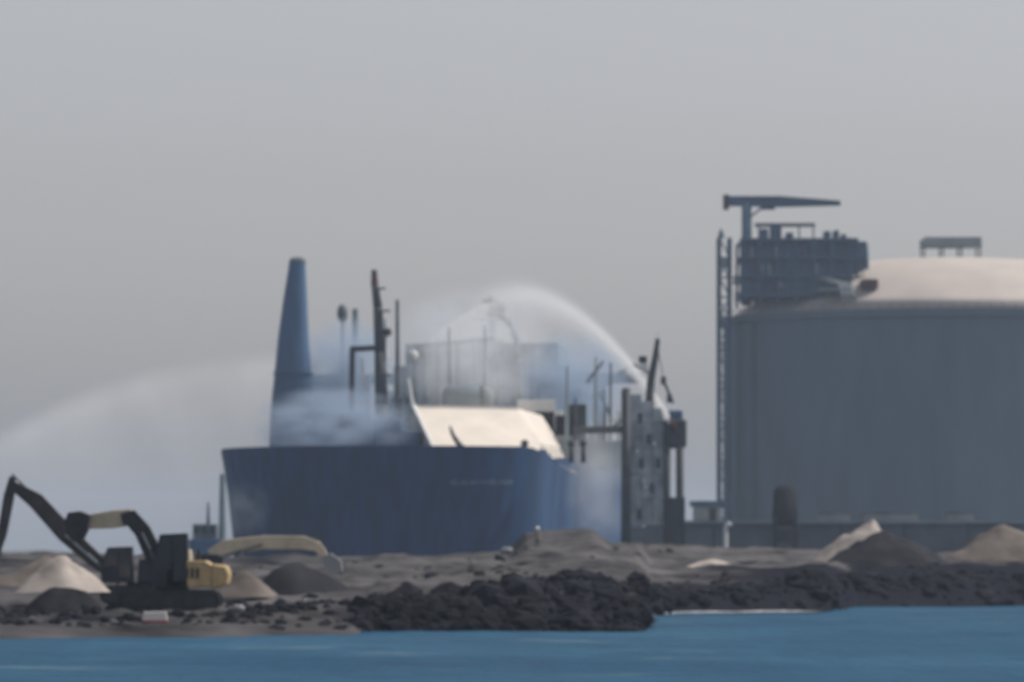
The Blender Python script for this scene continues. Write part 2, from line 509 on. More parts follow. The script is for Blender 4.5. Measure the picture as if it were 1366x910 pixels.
hull_mb.loft([hull_ring(-3, 4.0, 22, 18.3), hull_ring(1.5, 3.0, 20, 18.5), hull_ring(6, 2.0, 18, 18.8), hull_ring(11, 0.8, 16.8, 19.1),
              hull_ring(14.6, 0, 16, 19.4), hull_ring(16.7, -0.4, 15.5, 19.6, 0, topz),
              hull_ring(16.7, -0.4, 15.5, 19.6, 0.3, topz), hull_ring(DECK, -0.2, 15.7, 19.5, 0.35)])
hull = hull_mb.build('hull', M['hull'], ship, smooth=False)
for p in hull.data.polygons: p.use_smooth = len(p.vertices) == 4
try:
    hull.data.set_sharp_from_angle(angle=R(40))
except Exception:
    pass
bv = BVHTree.FromPolygons(hull_mb.v, hull_mb.f)
def on_hull(x, y):
    o = Vector((0, 0, CH)); d = (P(x, y, 600) - o).normalized()
    h, n, i, dist = bv.ray_cast(o, d)
    return h, n
# faded, unreadable lettering on the bow: short pale strokes of paint plate
rl = random.Random(5)
xl = 604.0
while xl < 686:
    h, n = on_hull(xl, 643.5)
    if h is not None:
        tall = 12 if (xl < 632 or 652 < xl < 682) else 7
        hh = tall / 11.0 * 0.5
        if n.y > 0: n = -n
        t = Vector((0, 0, 1)).cross(n).normalized()
        up = n.cross(t)
        rot = Matrix((t, up, n)).transposed()
        mbk = MB()
        mbk.box(h + n * .03 - t * .14, (.09, hh, .05), rot)
        k = rl.choice((0, 1, 2))
        if k == 0: mbk.box(h + n * .03 + up * hh * .4, (.34, .1, .05), rot).box(h + n * .03 + t * .16, (.09, hh, .05), rot)
        if k == 1: mbk.box(h + n * .03 - up * hh * .4, (.34, .1, .05), rot)
        if k == 2: mbk.box(h + n * .03 + t * .16, (.09, hh, .05), rot).box(h + n * .03, (.3, .1, .05), rot)
        mbk.build('letter_mark', M['mark'], ship)
    xl += 6.4
# raised cream cover with a lit front slope and a shaded left flank
def convex(pts):
    bm = bmesh.new()
    for p in pts: bm.verts.new(p)
    bmesh.ops.convex_hull(bm, input=bm.verts)
    bmesh.ops.dissolve_limit(bm, angle_limit=R(1), verts=bm.verts, edges=bm.edges)
    bm.verts.ensure_lookup_table(); bm.verts.index_update()
    mb = MB().add([v.co.copy() for v in bm.verts], [tuple(v.index for v in f.verts) for f in bm.faces])
    bm.free(); return mb
A_, B_, C_, D_ = P(553, 543, 620), P(690, 545, 624), P(741, 616, 614), P(583, 606, 608)
E_ = P(533, 606, 628)
back = AX * 32
cov = convex([A_, B_, C_, D_, E_, A_ + back, B_ + back, C_ + back + Vector((0, 0, -1.2)), E_ + back])
cover = cov.build('deck_cover', M['cream'], ship)
MB().bar(A_ + Vector((-.1, -.2, .1)), D_ + Vector((-.1, -.2, .1)), .42, .42).build('edge_rail', M['white'], cover)
MB().bar(A_ + Vector((0, -.15, .05)), B_ + Vector((0, -.15, .05)), .28, .28).build('edge_rail', M['white'], cover)
MB().tube(P(551, 545, 619.5), P(544, 505, 619.5), .28, .22).build('vent_pipe', M['white'], ship)
pp = P(552, 543, 619)
# curved dark davit standing before the cover
pts = [P(x, y, 606) for x, y in ((628, 604), (618, 599), (610, 590), (604, 580), (600, 568))]
MB().path(pts, [.42, .38, .32, .24, .12], 8).build('davit_horn', M['darksteel'], ship, smooth=True)
# rounded pale tank behind the cover
o = MB().loft([[P(x, 541, 641) + Vector((0, r * math.cos(2 * math.pi * k / 14), 1.0 + r * 1.0 * math.sin(2 * math.pi * k / 14))) for k in range(14)]
               for x, r in ((590, .6), (593, 1.3), (600, 1.75), (640, 1.75), (649, 1.45), (655, .9), (657, .3))]).build('deck_tank', M['house'], ship, smooth=True)
MB().loft([[P(x, 541, 641) + Vector((0, r * math.cos(2 * math.pi * k / 14), 1.0 + r * math.sin(2 * math.pi * k / 14))) for k in range(14)]
           for x, r in ((641, 1.8), (650, 1.5), (656, .94), (658, .3))]).build('tank_end', M['palewall'], o, smooth=True)
# tall tapered funnel
def sup(c, hw, hd, n=20, e=.55):
    out = []
    for k in range(n):
        a = 2 * math.pi * k / n
        ca, sa = math.cos(a), math.sin(a)
        out.append(c + Vector((hw * math.copysign(abs(ca) ** e, ca), hd * math.copysign(abs(sa) ** e, sa), 0)))
    return out
fr = [(604, 391, 32), (545, 391, 29.5), (500, 391, 25), (450, 391.5, 20.5), (400, 394, 16), (362, 396, 12), (351, 396.5, 11)]
fun = MB().loft([sup(P(c, y, 628), hw / F * 628, hw / F * 628 * 1.3) for y, c, hw in fr]).build('funnel', M['bluesteel'], ship, smooth=True)
fun.data.set_sharp_from_angle(angle=R(50))
MB().loft([sup(P(397, 351, 628), 1.1, 1.4), sup(P(397, 346.5, 628), 1.0, 1.3), sup(P(397, 343.5, 628), .6, .8)]).build('funnel_cap', M['greysteel'], fun)
for yy, hw in ((500, 25.6),):
    MB().loft([sup(P(391.5, yy, 628), hw / F * 628 + .14, hw / F * 628 * 1.3 + .14), sup(P(391.5, yy - 3, 628), hw / F * 628 + .1, hw / F * 628 * 1.3 + .1)]).build('funnel_band', M['bluesteel'], fun)
# main mast, with platforms and lamps
DM = 622
ml = [P(x, y, DM) for x, y in ((510, 604), (509, 540), (507, 470), (504, 410), (500, 380), (499.5, 361))]
mast = MB().path(ml, [.95, .85, .72, .58, .45, .34], 12).build('main_mast', M['darksteel'], ship, smooth=True)
MB().tube(P(500, 381, DM), P(499, 360, DM), .5, .36).build('mast_head', M['rust'], mast)
for x, y, w in ((512, 415, 1.6), (514, 445, 1.3), (509, 385, 1.0), (512, 500, 1.8)):
    MB().box(P(x, y, DM), (w, 1.4, .18)).build('mast_platform', M['darksteel'], mast)
MB().ball(P(517, 443, DM - .4), .55).build('signal_drum', M['black'], mast, smooth=True)
MB().tube(P(516, 478, DM - .3), P(515, 425, DM - .3), .22).build('mast_ladder', M['white'], mast)
MB().tube(P(531, 604, DM + 3), P(530, 400, DM + 3), .42, .22).build('signal_post', M['greysteel'], ship)
MB().box(P(531, 545, DM + 3), (1.0, .9, 2.4)).build('winch_box', M['darksteel'], ship)
# square portal frame left of the mast
g = MB().bar(P(468, 604, DM), P(470, 466, DM), .75, .7).bar(P(467, 466, DM), P(505, 464, DM), .75, .7)
g.build('portal_frame', M['darksteel'], ship, bevel=.05)
MB().bar(P(487, 520, DM + .5), P(482, 478, DM + .5), .5, .3).build('ladder', M['white'], ship)
MB().tube(P(457, 604, 640), P(457, 430, 640), .18).build('signal_post', M['greysteel'], ship)
MB().ball(P(457, 418, 640), .9, squash=(.8, .8, 1.4)).build('radar_dome', M['greysteel'], ship, smooth=True)
MB().tube(P(474, 604, 645), P(474, 412, 645), .5, .4).build('kingpost', M['house'], ship)
for x0, x1, yt in ((368, 410, 560), (410, 452, 566), (452, 498, 552), (498, 536, 560), (536, 560, 575)):
    a, c = P(x0, yt, 616), P(x1, 606, 616)
    MB().box(((a.x + c.x) / 2, 616 + (x0 % 5) * .4, (a.z + c.z) / 2), (c.x - a.x - .05, 5, a.z - c.z)).build('windlass_house', M['bluesteel'], ship, bevel=.25)
MB().box(P(448, 565, 645), (9, 5, 12.6)).build('winch_house', M['bluesteel'], ship, bevel=.2)
MB().box(P(432, 575, 640), (5, 4, 9.6)).build('winch_house', M['bluesteel'], ship, bevel=.2)
# bollards and vents on the forecastle
for x in (548, 700, 762, 778):
    b_ = P(x, 600, 604 if x < 500 else 615)
    MB().tube((b_.x, b_.y, DECK), (b_.x, b_.y, 17.6), .3).ball((b_.x, b_.y, 17.7), .5).build('deck_vent', M['darksteel'], ship, smooth=True)
for k in range(14):
    a = S(16 + k * 6, 19.2 , 0)
    MB().bar((a.x, a.y, 15.2), (a.x, a.y, 17.2), .1).build('rail_post', M['greysteel'], ship)
for zz in (16.7, 17.2):
    a, b = S(16, 19.2, zz), S(94, 19.2, zz)
    MB().bar(a, b, .07).build('rail', M['greysteel'], ship)
# deck house at the after end
hs_ = S(126, 2, DECK)
def hbox(s, w, z0, sz): return S(s, w, z0 + sz[2] / 2), (sz[0], sz[1], sz[2])
rotz = Matrix.Rotation(-TH, 3, 'Z')
def block(name, s, w, z0, sx, sy, szz, m, parent=None, bevel=.1):
    return MB().box(S(s, w, z0 + szz / 2), (sx, sy, szz), rotz).build(name, m, parent or ship, bevel=bevel)
hz = DECK
house = block('deck_house', 132, 0, DECK - .1, 29, 24, 12.1, M['house'])
block('bridge_deck', 131, 0, DECK + 12.0, 25, 20, 3.6, M['house'])
br = block('bridge', 130, 0, DECK + 15.7, 22, 14, 3.2, M['house'])
block('bridge_wing', 126, 17, DECK + 13.2, 12, 3.2, 1.4, M['greysteel'])
block('bridge_wing', 126, -16, DECK + 13.2, 10, 3.2, 1.4, M['greysteel'])
wmesh = None
def window(parent, s, w, z, sx=.9, sz=.9):
    global wmesh
    if wmesh is None:
        o = MB().box((0, 0, 0), (1, .16, 1), rotz).build('window', M['glass']); wmesh = o.data
    else:
        o = bpy.data.objects.new('window', wmesh); col.objects.link(o)
    o.parent = parent
    o.location = S(s, w, z) - ORG[parent.name]; o.scale = (sx, 1, sz)
for k in range(4):
    for i in range(11):
        window(house, 119.97, -12.5 + i * 2.5, DECK + 2 + k * 2.9)
for i in range(9):
    window(br, 122.97, -9.2 + i * 2.3, DECK + 17.5, 1.7, 1.3)
rm = MB().path([S(130, .8, DECK + 18), S(130, .8, DECK + 23), S(130, .5, DECK + 26)], [.7, .45, .25]).build('radar_mast', M['greysteel'], ship)
MB().box(S(129, .8, DECK + 22.6), (5.5, .5, .5)).build('radar_bar', M['white'], rm)
MB().box(S(129, .6, DECK + 25.2), (2.2, .6, .4)).build('radar_bar', M['darksteel'], rm)
MB().ball(S(129, 2.0, DECK + 24.2), .95).build('satellite_dome', M['darksteel'], rm, smooth=True)
# crane beside the deck house with a curved jib
cr = [P(x, y, 690) for x, y in ((690, 632), (691, 480), (689, 455), (682, 435), (668, 420), (650, 418))]
MB().path(cr, [.6, .5, .45, .4, .35, .3]).build('deck_crane', M['greysteel'], ship, smooth=True)
MB().tube((P(800, 0, 700).x, 700, DECK), P(800, 500, 700), .5, .35).build('kingpost', M['greysteel'], ship)
MB().bar(P(800, 517, 700), P(826, 505, 700), .6, .6).build('crane_arm', M['greysteel'], ship)
MB().bar(P(798, 512, 700), P(842, 490, 700), .5, .5).build('crane_arm', M['greysteel'], ship)
for x, y0, y1 in ((566, 470, 545), (584, 462, 545), (553, 482, 520), (612, 458, 545), (640, 452, 545)):
    MB().tube((P(x, 0, 655).x, 655, DECK), P(x, y0, 655), .24, .16).build('kingpost', M['greysteel'], ship)
MB().bar(P(553, 462, 655), P(660, 452, 655), .5, .5).build('cargo_gantry', M['greysteel'], ship)
MB().bar(P(640, 457, 656), P(672, 456, 656), .6, .9).build('cargo_gantry', M['white'], ship)
MB().ball(P(551, 474, 650), .7).build('lamp_drum', M['white'], ship, smooth=True)
for x, y, w, h in ((715, 545, 5, 2.2), (733, 560, 4, 2.2), (755, 570, 3, 3.2), (770, 560, 2.4, 4.0), (740, 590, 4, 3), (780, 600, 2.6, 3)):
    q = P(x, y, 658); zt = q.z + h / 2
    MB().box((q.x, 658, (zt + DECK) / 2), (w, 3, zt - DECK)).build('deck_locker', M['white'] if x in (715, 733) else M['darksteel'] if x > 750 else M['house'], ship, bevel=.08)
for x, y0 in ((768, 540), (757, 545), (788, 575)):
    MB().tube(P(x, 615, 645), P(x, y0, 645), .22, .15).build('signal_post', M['darksteel'], ship)

rc = random.Random(21)
for k in range(26):
    x = rc.uniform(566, 826); d = rc.uniform(642, 690)
    yt = rc.uniform(430, 500) if x < 700 else rc.uniform(470, 560)
    MB().tube((P(x, 0, d).x, d, DECK), P(x + rc.uniform(-2, 2), yt, d), rc.uniform(.15, .4), .14, 8).build('deck_pipe', M['darksteel'] if k % 3 else M['house'], ship)
    if k % 2:
        w = rc.uniform(10, 34)
        MB().bar(P(x - w / 2, yt + rc.uniform(4, 40), d), P(x + w / 2, yt + rc.uniform(4, 40), d), .35).build('cross_pipe', M['greysteel'], ship)
for k in range(16):
    x = rc.uniform(700, 824); d = rc.uniform(640, 670); w = rc.uniform(1, 3.2)
    q = P(x, 0, d)
    MB().box((q.x, d, DECK + w * .7), (w, 2, w * 1.4)).build('deck_locker', rc.choice((M['darksteel'], M['house'], M['palewall'], M['bluesteel'])), ship, bevel=.06)
# ------------------------------------------------------------------ tug beside the ship
def tug():
    d = 540
    t = thing('tugboat', 'small dusky tugboat with tall pale mast beside the ship bow', 'tugboat', P(286, 745, d) * 1)
    t.location.z = 0; ORG[t.name] = Vector(t.location)
    c = t.location
    rings = []
    for s, w, zt in ((-4.4, .2, 3.6), (-3.9, 1.2, 3.3), (-2.6, 1.9, 2.9), (0, 2.2, 2.5), (3.0, 2.1, 2.4), (4.3, 1.6, 2.5)):
        rings.append([Vector((c.x + s, c.y - w, zt)), Vector((c.x + s, c.y + w, zt)), Vector((c.x + s * .9, c.y + w * .75, -.8)), Vector((c.x + s * .9, c.y - w * .75, -.8))])
    MB().loft(rings).build('hull', M['darksteel'], t)
    wh = MB().box((c.x - .6, c.y, 4.0), (4.2, 3.0, 3.0)).build('wheelhouse', M['bluesteel'], t, bevel=.1)
    MB().box((c.x - 1.0, c.y, 6.3), (2.6, 2.4, 1.7)).build('bridge', M['greysteel'], wh, bevel=.08)
    for k in range(3):
        MB().box((c.x - 1.85 + k * .85, c.y - 1.22, 6.5), (.6, .08, .7)).build('window', M['glass'], wh)
    MB().tube((c.x + .9, c.y, 5.4), (c.x + .9, c.y, 12.6), .45, .3).build('mast', M['house'], t)
    MB().tube((c.x - .7, c.y + .4, 7.0), (c.x - .7, c.y + .4, 9.5), .2, .1).build('mast', M['darksteel'], t)
    MB().tube((c.x + 2.6, c.y, 2.4), (c.x + 2.6, c.y, 5.2), .55, .5).build('funnel', M['darksteel'], t)
    MB().bar((c.x + .9, c.y - 1, 9.6), (c.x + .9, c.y + 1, 9.6), .16).build('cross_arm', M['darksteel'], t)
tug()

# ------------------------------------------------------------------ jetty tower with the water cannon
DJ = 560
def jetty_tower():
    t = thing('jetty_tower', 'grey steel jetty tower firing a water cannon beside the ship', 'tower', (P(873, 745, DJ).x, DJ, 0))
    def b(x0, x1, y0, y1, d0, d1):
        a, c = P(x0, y0, DJ), P(x1, y1, DJ)
        return Vector(((a.x + c.x) / 2, (d0 + d1) / 2, (a.z + c.z) / 2)), (abs(c.x - a.x), d1 - d0, abs(a.z - c.z))
    def bx(name, m, *a, **k):
        return MB().box(*b(*a)).build(name, m, t, **k)
    for d in (DJ - 3.2, DJ + 3.2):
        p = P(835, 745, DJ)
        MB().tube((p.x, d, -3), (p.x, d, P(0, 519, DJ).z), .5, .45, 14).build('leg', M['darksteel'], t, smooth=True)
    for x, w in ((889, .36), (907, .36)):
        for d in (DJ - 2.6, DJ + 2.6):
            p = P(x, 745, DJ)
            MB().tube((p.x, d, -3), (p.x, d, P(0, 590, DJ).z), w, w, 12).build('leg', M['darksteel'], t, smooth=True)
    # clad storeys, each a panel course with recessed openings
    ys = [530, 562, 596, 630, 664, 700]
    for i in range(5):
        lo, hi = ys[i + 1], ys[i]
        for k in range(3):
            x0 = 841 + k * 14.6
            top = hi + (k * 9 - 4 if i == 0 else 0)
            bx('wall_panel', M['towerwall'], x0, x0 + 14.0, top + 1.2, lo - .6, DJ - 2.4 + .15 * ((i + k) % 2), DJ + 2.4)
        bx('floor_slab', M['towerwall'], 840, 885.5, lo - .6, lo + 1.2, DJ - 2.5, DJ + 2.6)
    for x, y in ((850, 552), (862, 580), (874, 612), (852, 612), (866, 645), (849, 680)):
        bx('window', M['glass'], x, x + 6, y, y + 13, DJ - 2.52, DJ - 2.2)
    for x, y in ((856, 640), (858, 648), (870, 590), (847, 600)):
        bx('floodlight', M['white'], x, x + 4, y, y + 5, DJ - 2.9, DJ - 2.5)
    bx('service_room', M['darksteel'], 884, 915, 560, 598, DJ - 3, DJ + 3, bevel=.35)
    bx('service_room', M['bluesteel'], 889, 910, 548, 560, DJ - 2, DJ + 2, bevel=.2)
    bx('plinth', M['darksteel'], 885, 912.5, 664, 745, DJ - 3.1, DJ + 3.1)
    bx('plinth', M['quay'], 832, 884, 703, 760, DJ - 3.4, DJ + 3.4)
    # gangway across to the ship
    MB().bar(P(833, 573, DJ), P(770, 574, DJ + 34), 1.0, .8).build('gangway', M['darksteel'], t)
    for k in range(6):
        f = k / 5.0
        a = P(833, 573, DJ).lerp(P(770, 574, DJ + 34), f)
        MB().bar(a, a + Vector((0, 0, 1.3)), .09).build('gangway_post', M['darksteel'], t)
    # derrick on top
    MB().path([P(866, 548, DJ), P(868, 508, DJ), P(874, 478, DJ), P(877.5, 452, DJ)], [.5, .45, .36, .26], 8).build('derrick_mast', M['darksteel'], t)
    MB().tube(P(877.5, 452, DJ), P(878, 443, DJ), .1, .05).build('mast_light', M['white'], t)
    MB().bar(P(869, 500, DJ), P(845, 486, DJ), .22).build('derrick_jib', M['darksteel'], t)
    MB().box(P(857.5, 480, DJ), (.9, .9, .8)).build('lamp_head', M['darksteel'], t)
    MB().box(P(859, 490, DJ), (.8, .8, .7)).build('lamp_head', M['white'], t)
    MB().bar(P(877, 462, DJ), P(886, 510, DJ), .1).bar(P(886, 510, DJ), P(898, 538, DJ), .3).build('stay_cable', M['darksteel'], t)
    for x, y in ((885, 508), (893, 532)):
        MB().box(P(x, y, DJ), (.6, .6, .9)).build('pulley_block', M['darksteel'], t)
    q = P(897, 565, DJ - 4)
    MB().tube(q + Vector((.5, 2, -1.2)), q, .3).tube(q, P(892, 559, DJ - 4), .28, .2).build('water_cannon', M['rust'], t)
jetty_tower()

def quay():
    a = P(836, 698, 585); z = a.z
    t = thing('quay_wall', 'long grey concrete quay wall at the foot of the storage tank', 'quay', (60, 604, 0))
    for k in range(13):
        x0 = a.x + 3 + k * 7.6
        MB().box((x0 + 3.75, 604 + .12 * (k % 2), z / 2 - 1.5), (7.45, 26, z + 3)).build('wall_panel', M['quay'], t)
    MB().box((a.x + 52, 604, z + .17), (100, 27, .34)).build('coping', M['palewall'], t)
    return z
QZ = quay()
def quay_things():
    c = P(945, 690, 600)
    t = thing('quay_shed', 'low grey shed with dark flat roof between tower and storage tank', 'shed', (c.x, 604, QZ + .34))
    w = 36 / F * 600
    MB().box((c.x, 604, QZ + .34 + .9), (w, 5, 1.8)).build('wall', M['palewall'], t)
    MB().box((c.x - .1, 604, QZ + .34 + 2.15), (w + .6, 5.6, .65)).build('roof', M['tanksteel'], t)
    MB().box((c.x + .6, 601.46, QZ + 1.2), (.9, .1, 1.5)).build('door', M['darksteel'], t)
    c = P(968, 725, 588)
    t = thing('lamp_post', 'white hooked lamp post standing before the quay wall', 'lamp post', (c.x, 588, 0))
    MB().path([(c.x, 588, -1), (c.x, 588, P(0, 702, 588).z), P(971, 698, 588), P(974, 700, 588)], [.3, .26, .22, .18]).build('post', M['white'], t)
    MB().box(P(974.5, 700.5, 588), (.5, .5, .25)).build('lamp_head', M['white'], t)
    c = P(1047, 720, 580)
    t = thing('dark_hopper', 'dark upright hopper column in front of the storage tank', 'hopper', (c.x, 580, 0))
    w = 17 / F * 580
    zt = P(0, 648, 580).z; zm = P(0, 690, 580).z
    MB().loft([sup(Vector((c.x, 580, z)), r, r, 20, 1) for z, r in ((zm - 1, w * .95), (zm, w), (zt - .6, w * .88), (zt, w * .55))]).build('drum', M['greyheap'], t, smooth=True)
    for sx in (-1, 1):
        for sy in (-1, 1):
            MB().bar((c.x + sx * w * .75, 580 + sy * w * .75, -1), (c.x + sx * w * .75, 580 + sy * w * .75, zm), .35).build('leg', M['darksteel'], t)
    MB().box((c.x, 580, zm - 2.2), (w * 2, w * 2, 1.4)).build('chute', M['darksteel'], t)
    for i, (x0, x1, y, lab) in enumerate(((1092, 1132, 703, 'small pale flat roofed shed beside the dark hopper'), (1150, 1222, 692, 'long pale shed behind the peaked sand heap'), (1262, 1296, 700, 'small grey shed near the right sand heap'))):
        c = P((x0 + x1) / 2, y, 596); w = (x1 - x0) / F * 596
        t = thing('quay_shed', lab, 'shed', (c.x, 596, QZ + .34))
        h = max(.8, c.z - QZ - .34)
        MB().box((c.x, 596, QZ + .34 + h / 2), (w, 6, h)).build('wall', M['palewall'], t)
        MB().box((c.x, 596, QZ + .34 + h + .15), (w + .5, 6.5, .3)).build('roof', M['greysteel'], t)
quay_things()

# ------------------------------------------------------------------ storage tank
def storage_tank():
    cx, cy, RR = P(1268, 0, 892).x, 892.0, 41.0
    zr = P(0, 411, cy - RR).z
    t = thing('storage_tank', 'huge grey storage tank with pale dome roof and rooftop crane', 'tank', (cx, cy, 0))
    def ring(r, z, n=120): return [Vector((cx + r * math.cos(2 * math.pi * k / n), cy + r * math.sin(2 * math.pi * k / n), z)) for k in range(n)]
    w = MB().loft([ring(RR, -1), ring(RR, zr - 1.3)]).build('wall', M['concrete'], t, smooth=True)
    w.data.set_sharp_from_angle(angle=R(40))
    MB().loft([ring(RR + .5, zr - 1.3), ring(RR + .5, zr), ring(RR - .8, zr), ring(RR - .8, zr - 1.3)], cap=False).build('ring_beam', M['concrete'], t)
    rise = P(0, 346, cy).z - zr
    rs = []
    for i in range(14):
        a = i / 13.0
        r = (RR - .9) * (1 - a) + .4 * a
        rs.append(ring(r, zr - .1 + rise * (1 - (r / (RR - .9)) ** 3.2)))
    MB().loft(rs).build('dome_roof', M['dome'], t, smooth=True)
    # four vertical buttresses
    for a in (205, 295, 25, 115):
        q = Matrix.Rotation(R(a), 3, 'Z')
        MB().box(Vector((cx, cy, zr / 2 - 1)) + q @ Vector((RR + .3, 0, 0)), (1.6, 5.0, zr - 1.4), q).build('buttress', M['concrete'], t, bevel=.15)
    # rim handrail
    for k in range(60):
        a = math.pi + math.pi * (k + .5) / 60
        p = Vector((cx + (RR + .3) * math.cos(a), cy + (RR + .3) * math.sin(a), zr))
        MB().bar(p, p + Vector((0, 0, 1.1)), .09).build('rail_post', M['tanksteel'], t)
    rr = [Vector((cx + (RR + .3) * math.cos(math.pi + math.pi * k / 60), cy + (RR + .3) * math.sin(math.pi + math.pi * k / 60), zr + 1.1)) for k in range(61)]
    MB().path(rr, .06, 5).build('rail', M['tanksteel'], t)
    # pump platform on the roof at the left
    D0 = 874.0
    def b(name, x0, x1, y0, y1, d0, d1, m, parent=t, bevel=0):
        a, c = P(x0, y0, D0), P(x1, y1, D0)
        return MB().box(((a.x + c.x) / 2, (d0 + d1) / 2, (a.z + c.z) / 2), (abs(c.x - a.x), d1 - d0, abs(a.z - c.z))).build(name, m, parent, bevel=bevel)
    pf = b('pump_platform', 986, 1140, 322, 326, D0 - 9, D0 + 9, M['tanksteel'])
    for y in (346, 370, 396):
        b('platform_floor', 984, 1146 - (y - 346) * .55, y, y + 3, D0 - 9.2, D0 + 9.2, M['tanksteel'], pf)
    for x in (986, 1010, 1034, 1058, 1082, 1106, 1130):
        for d in (D0 - 8.6, D0 + 8.6):
            a = P(x, 322, D0).z; c = P(x, 408 if x < 1060 else 400, D0).z
            X0 = P(x, 0, D0).x
            MB().box((X0, d, (a + c) / 2), (.5, .5, a - c)).build('column', M['tanksteel'], pf)
    rp = random.Random(11)
    for r_, (y0, y1) in enumerate(((326, 346), (349, 370), (373, 396))):
        x = 987
        while x < 1136 - r_ * 16:
            w_ = rp.choice((10, 14, 18))
            if True:
                b('wall_panel', x, x + w_ - 1, y0 + rp.choice((0, 0, 3)), y1, D0 - 8.2 + rp.uniform(0, .8), D0 - 7.4 + rp.uniform(.9, 3), M['tanksteel'], pf)
            x += w_
    for x in (1120, 1128, 1137, 1144, 1150):
        a = P(x, 318 + abs(1132 - x) * .6, D0); c = P(x, 380 - (x - 1120) * .6, D0)
        MB().tube((a.x, D0 - 6, c.z), (a.x, D0 - 6, a.z), .75, .7, 12).build('pump_column', M['tanksteel'], pf, smooth=True)
    for x, y0, w_ in ((1018, 307, 11), (1034, 300, 14), (1052, 312, 9), (1102, 310, 8), (1114, 309, 7), (1124, 314, 6)):
        b('valve_box', x - w_ / 2, x + w_ / 2, y0, 323, D0 - 4, D0 + 1, M['tanksteel'], pf, bevel=.15)
    b('upper_walkway', 1008, 1088, 297, 301, D0 + 1, D0 + 4, M['palewall'], pf)
    for x in (1012, 1040, 1066, 1085):
        b('walkway_post', x, x + 2, 301, 323, D0 + 2, D0 + 2.4, M['greysteel'], pf)
    b('lower_walkway', 1084, 1128, 391, 394, D0 - 16, D0 - 9, M['palewall'], pf)
    b('valve_skid', 1142, 1164, 378, 391, D0 - 14, D0 - 9, M['rust'], pf, bevel=.3)
    for k in range(4):
        MB().path([P(1090 + k * 5, 372, D0 - 10), P(1120 + k * 5, 380, D0 - 14), P(1124 + k * 5, 398, D0 - 18)], .3, 8).build('pipe', M['greysteel'], pf, smooth=True)
    # jib crane
    cr = MB().tube(P(996, 408, D0 - 3), P(996, 270, D0 - 3), .95, .85, 14).build('crane_column', M['tanksteel'], t, smooth=True)
    q0, q1 = P(968, 268, D0 - 3), P(1121, 271, D0 - 3)
    jb = MB()
    jb.loft([[q0 + Vector((0, s * .8, z)) for s, z in ((-1, -.9), (1, -.9), (1, .8), (-1, .8))],
             [P(1040, 268, D0 - 3) + Vector((0, s * .7, z)) for s, z in ((-1, -1.1), (1, -1.1), (1, .8), (-1, .8))],
             [q1 + Vector((0, s * .4, z)) for s, z in ((-1, -.45), (1, -.45), (1, .4), (-1, .4))]])
    jb.build('crane_jib', M['tanksteel'], cr)
    MB().box(P(968.5, 270, D0 - 3), (1.0, 1.9, 2.6)).build('counterweight', M['rust'], cr, bevel=.1)
    MB().box(P(1024, 276, D0 - 3), (2.6, 1.6, 1.0)).build('hoist', M['tanksteel'], cr, bevel=.1)
    MB().bar(P(1000, 290, D0 - 3), P(1018, 276, D0 - 3), .35).build('crane_brace', M['tanksteel'], cr)
    # stair tower on the left flank
    st = thing('stair_tower', 'narrow dark steel stair tower on the left edge of the storage tank', 'stair tower', (P(960, 0, 876).x, 876, 0))
    x0, x1 = P(959, 0, 876).x, P(973, 0, 876).x
    zt = P(0, 318, 876).z
    for x in (x0, x1):
        for d in (874.5, 877.8):
            MB().box((x, d, zt / 2 - .5), (.7, .6, zt + 1)).build('column', M['tanksteel'], st)
    n = 17
    for k in range(n):
        z = 1 + (zt - 1) * k / n; z2 = 1 + (zt - 1) * (k + 1) / n
        MB().box(((x0 + x1) / 2, 876.15, z), (x1 - x0 + .3, 3.6, .14)).build('landing', M['tanksteel'], st)
        a, c = (x0, x1) if k % 2 else (x1, x0)
        MB().bar((a, 874.6, z), (c, 874.6, z2), .5, .25).build('stair_flight', M['tanksteel'], st)
        if k % 2:
            MB().bar((c, 877.7, z), (a, 877.7, z2), .3, .2).build('brace', M['tanksteel'], st)
    MB().tube(((x0 + .4), 876, zt), (x0 + .4, 876, zt + 1.6), .7, .2).build('cap', M['tanksteel'], st)
    for y, xx in ((352, 966), (374, 983), (396, 985)):
        MB().box(P(xx, y, 870), (1.3, .6, 1.6)).build('lamp_panel', M['palewall'], st)
    # vent platform on the crown of the dome
    zc = zr + rise
    v = MB().box((cx, cy, zc + 2.4), (10.6, 8, .5)).build('vent_platform', M['house'], t)
    for sy in (-4.05, 4.05):
        MB().box((cx, cy + sy, zc + 3.2), (10.4, .12, 1.1)).build('vent_screen', M['house'], v)
    for sx in (-1, -.33, .33, 1):
        for sy in (-1, 1):
            MB().bar((cx + sx * 5, cy + sy * 3.7, zc - .6), (cx + sx * 5, cy + sy * 3.7, zc + 2.2), .3).build('vent_leg', M['greysteel'], v)
    for k in range(5):
        MB().tube((cx - 4 + k * 2, cy - 1, zc + 2.6), (cx - 4 + k * 2, cy - 1, zc + 3.6 + .3 * (k % 2)), .7, .8, 10).build('vent_pipe', M['greysteel'], v)
storage_tank()

